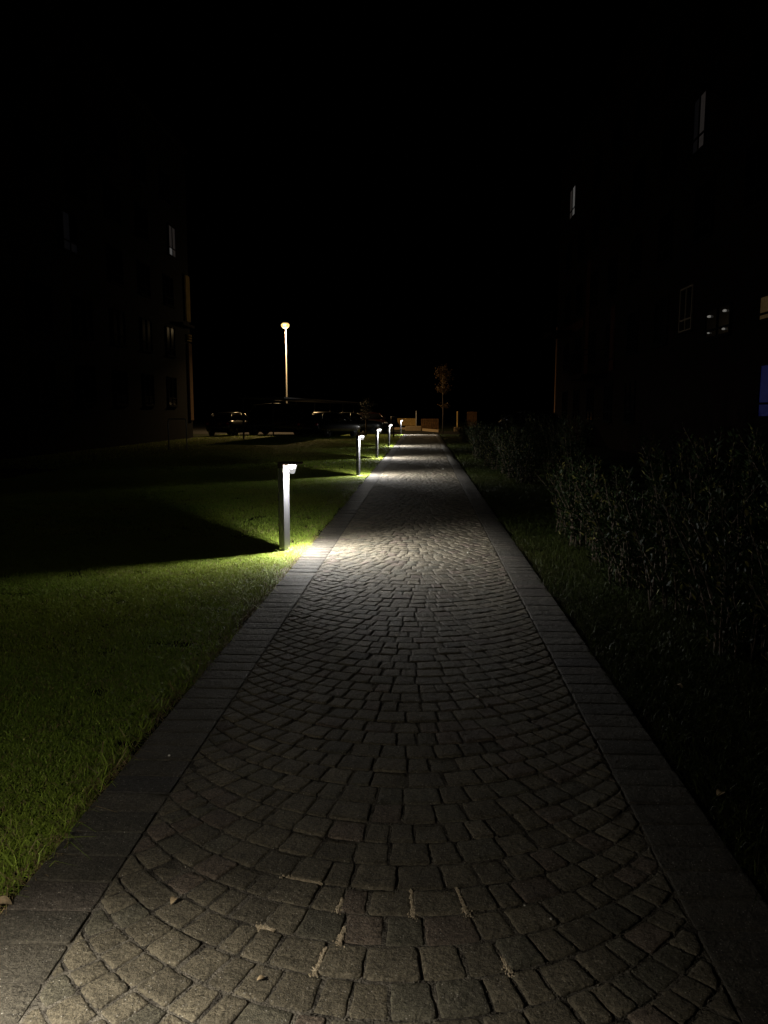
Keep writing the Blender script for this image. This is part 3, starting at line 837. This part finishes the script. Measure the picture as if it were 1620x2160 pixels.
# ------------------------------------------------------------------ small things lying on the path
def grit(b, r, x, yv, s, z):
    ph = r.random()*6; vs = []
    for i in range(5):
        a = i*PI*.4+ph; vs.append((x+s*1.3*math.cos(a)*r.uniform(.7,1.2), yv+s*1.3*math.sin(a)*r.uniform(.7,1.2), z-.002))
    for i in range(5):
        a = i*PI*.4+ph; vs.append((x+s*.8*math.cos(a), yv+s*.8*math.sin(a), z+s*r.uniform(.5,.9)))
    b.add(vs, [(i,(i+1)%5,5+(i+1)%5,5+i) for i in range(5)]+[tuple(range(5,10))])
def crumb(loc, along, n, seed, label, arc=False):
    """loose sand following the joint nearest to loc, thicker at its crossing"""
    r = random.Random(seed); b = MB()
    a_, b_ = min(ARC if arc else SEG, key=lambda q: math.hypot((q[0][0]+q[1][0])/2-loc[0], (q[0][1]+q[1][1])/2-loc[1]))
    L_ = math.hypot(b_[0]-a_[0], b_[1]-a_[1]); ux, uy = (b_[0]-a_[0])/L_, (b_[1]-a_[1])/L_
    blobs = [(0, 0, 1.0, .012), (L_*.12, .004, .6, .008)]
    k = 0.0
    while k < L_*along: blobs.append((k, r.uniform(-.0015,.0015), .5, .0035)); k += .006
    for _ in range(n):
        t_, o_, wt, sg = r.choice(blobs)
        t_ += r.gauss(0, sg); o_ += r.gauss(0, sg*.6); s = r.uniform(.0009, .0026)
        grit(b, r, a_[0]+ux*t_-uy*o_, a_[1]+uy*t_+ux*o_, s, -.001+r.uniform(0, .003))
    o = b.build('sand_patch', M['crumb']); tag(o, label, 'sand', 'sand washed out of the joints', kind='stuff')
crumb((-.39,2.235), 1.0, 520, 1, 'strip of loose pale sand along a joint, left of centre near the camera', True)
crumb((-.37,2.085), .4, 460, 2, 'loose pale sand patch on the joint below the left strip', True)
crumb((-.21,2.215), .5, 300, 3, 'small upright dab of pale sand in a joint')
crumb((-.225,2.06), .5, 460, 4, 'pale sand patch at a joint crossing near the camera')
crumb((-.09,2.15), 1.0, 560, 5, 'long pale sand line in the joint at the centre of the path')
crumb((.07,2.18), 1.0, 420, 6, 'short pale sand line right of the centre joint')
crumb((.19,2.01), .4, 240, 7, 'scattered sand right of centre close to the camera')
crumb((-.23,1.95), .8, 340, 8, 'pale sand line in the joint nearest the camera')
b = MB(); r = random.Random(77)
for _ in range(5200):
    a_, b_ = r.choice(SEG if r.random() < .6 else ARC)
    t_ = r.choice((0, 1, r.random(), r.random())) + r.gauss(0, .06)
    grit(b, r, a_[0]+(b_[0]-a_[0])*t_+r.gauss(0,.0032), a_[1]+(b_[1]-a_[1])*t_+r.gauss(0,.0032), r.uniform(.0006, .0022), -.0028+r.uniform(0,.0022))
o = b.build('joint_grit', M['joint']); tag(o, 'fine brownish grit lying in the joints of the near paving', 'grit', kind='stuff')
def pebble(loc, s, lab, seed):
    r = random.Random(seed); b = MB(); rings = []
    for zt, rr in ((-.5,.55),(-.1,1.0),(.35,.9),(.7,.45)):
        rings.append([(s*rr*math.cos(i*PI/4)*r.uniform(.85,1.15), s*rr*math.sin(i*PI/4)*r.uniform(.7,1.0), s*zt) for i in range(8)])
    b.loft(rings); o = b.build('pebble', M['pebble']); o.location = (loc[0], loc[1], .004+s*.4); tag(o, lab, 'pebble', 'pebbles lying on the path')
pebble((.39,2.13), .0045, 'tiny white pebble right of centre near the camera, lower of two', 1)
pebble((.32,2.19), .0035, 'tiny white pebble right of centre near the camera, upper of two', 2)
pebble((.30,3.92), .008, 'small white pebble alone on the dark middle of the path', 3)
pebble((.49,8.09), .013, 'flat pale stone chip on the path beside the nearest bollard pool', 4)
pebble((.54,20.1), .018, 'pale stone chip on the path beyond the second bollard', 5)
pebble((-1.10,3.15), .006, 'small pebble on the left border blocks', 6)
def dry_leaf(loc, L_, rz, lab, m='litter'):
    b = MB(); vs = []; n = 8
    for i in range(n+1):
        t_ = i/n; wv = L_*.32*math.sin(PI*t_)**.8; z = .003+.012*math.sin(PI*t_)*L_/.05
        vs += [(L_*t_, -wv, z+wv*.3), (L_*t_, 0, z), (L_*t_, wv, z+wv*.35)]
    fs = []
    for i in range(n):
        for k_ in range(2): a = i*3+k_; fs.append((a, a+3, a+4, a+1))
    b.add(vs, fs, 0, True); b.add([(v[0], v[1], v[2]+.0008) for v in vs], [tuple(reversed(f)) for f in fs], 0, True)
    o = b.build('dry_leaf', M[m]); o.location = (loc[0], loc[1], .002); o.rotation_euler = (0, 0, R(rz)); tag(o, lab, 'leaf', 'dry leaves by the path')
dry_leaf((-.76,2.14), .034, 70, 'crumpled tan leaf on the blocks near the left border')
dry_leaf((-.43,1.84), .022, 20, 'tiny tan leaf scrap at the bottom of the path')
dry_leaf((-1.30,2.10), .06, 15, 'brown curled leaf at the lawn edge in the bottom left corner')
dry_leaf((1.42,4.10), .05, 120, 'fallen leaf in the dark verge on the right')
dry_leaf((1.16,2.9), .05, 40, 'fallen brown leaf where the right border meets the verge')
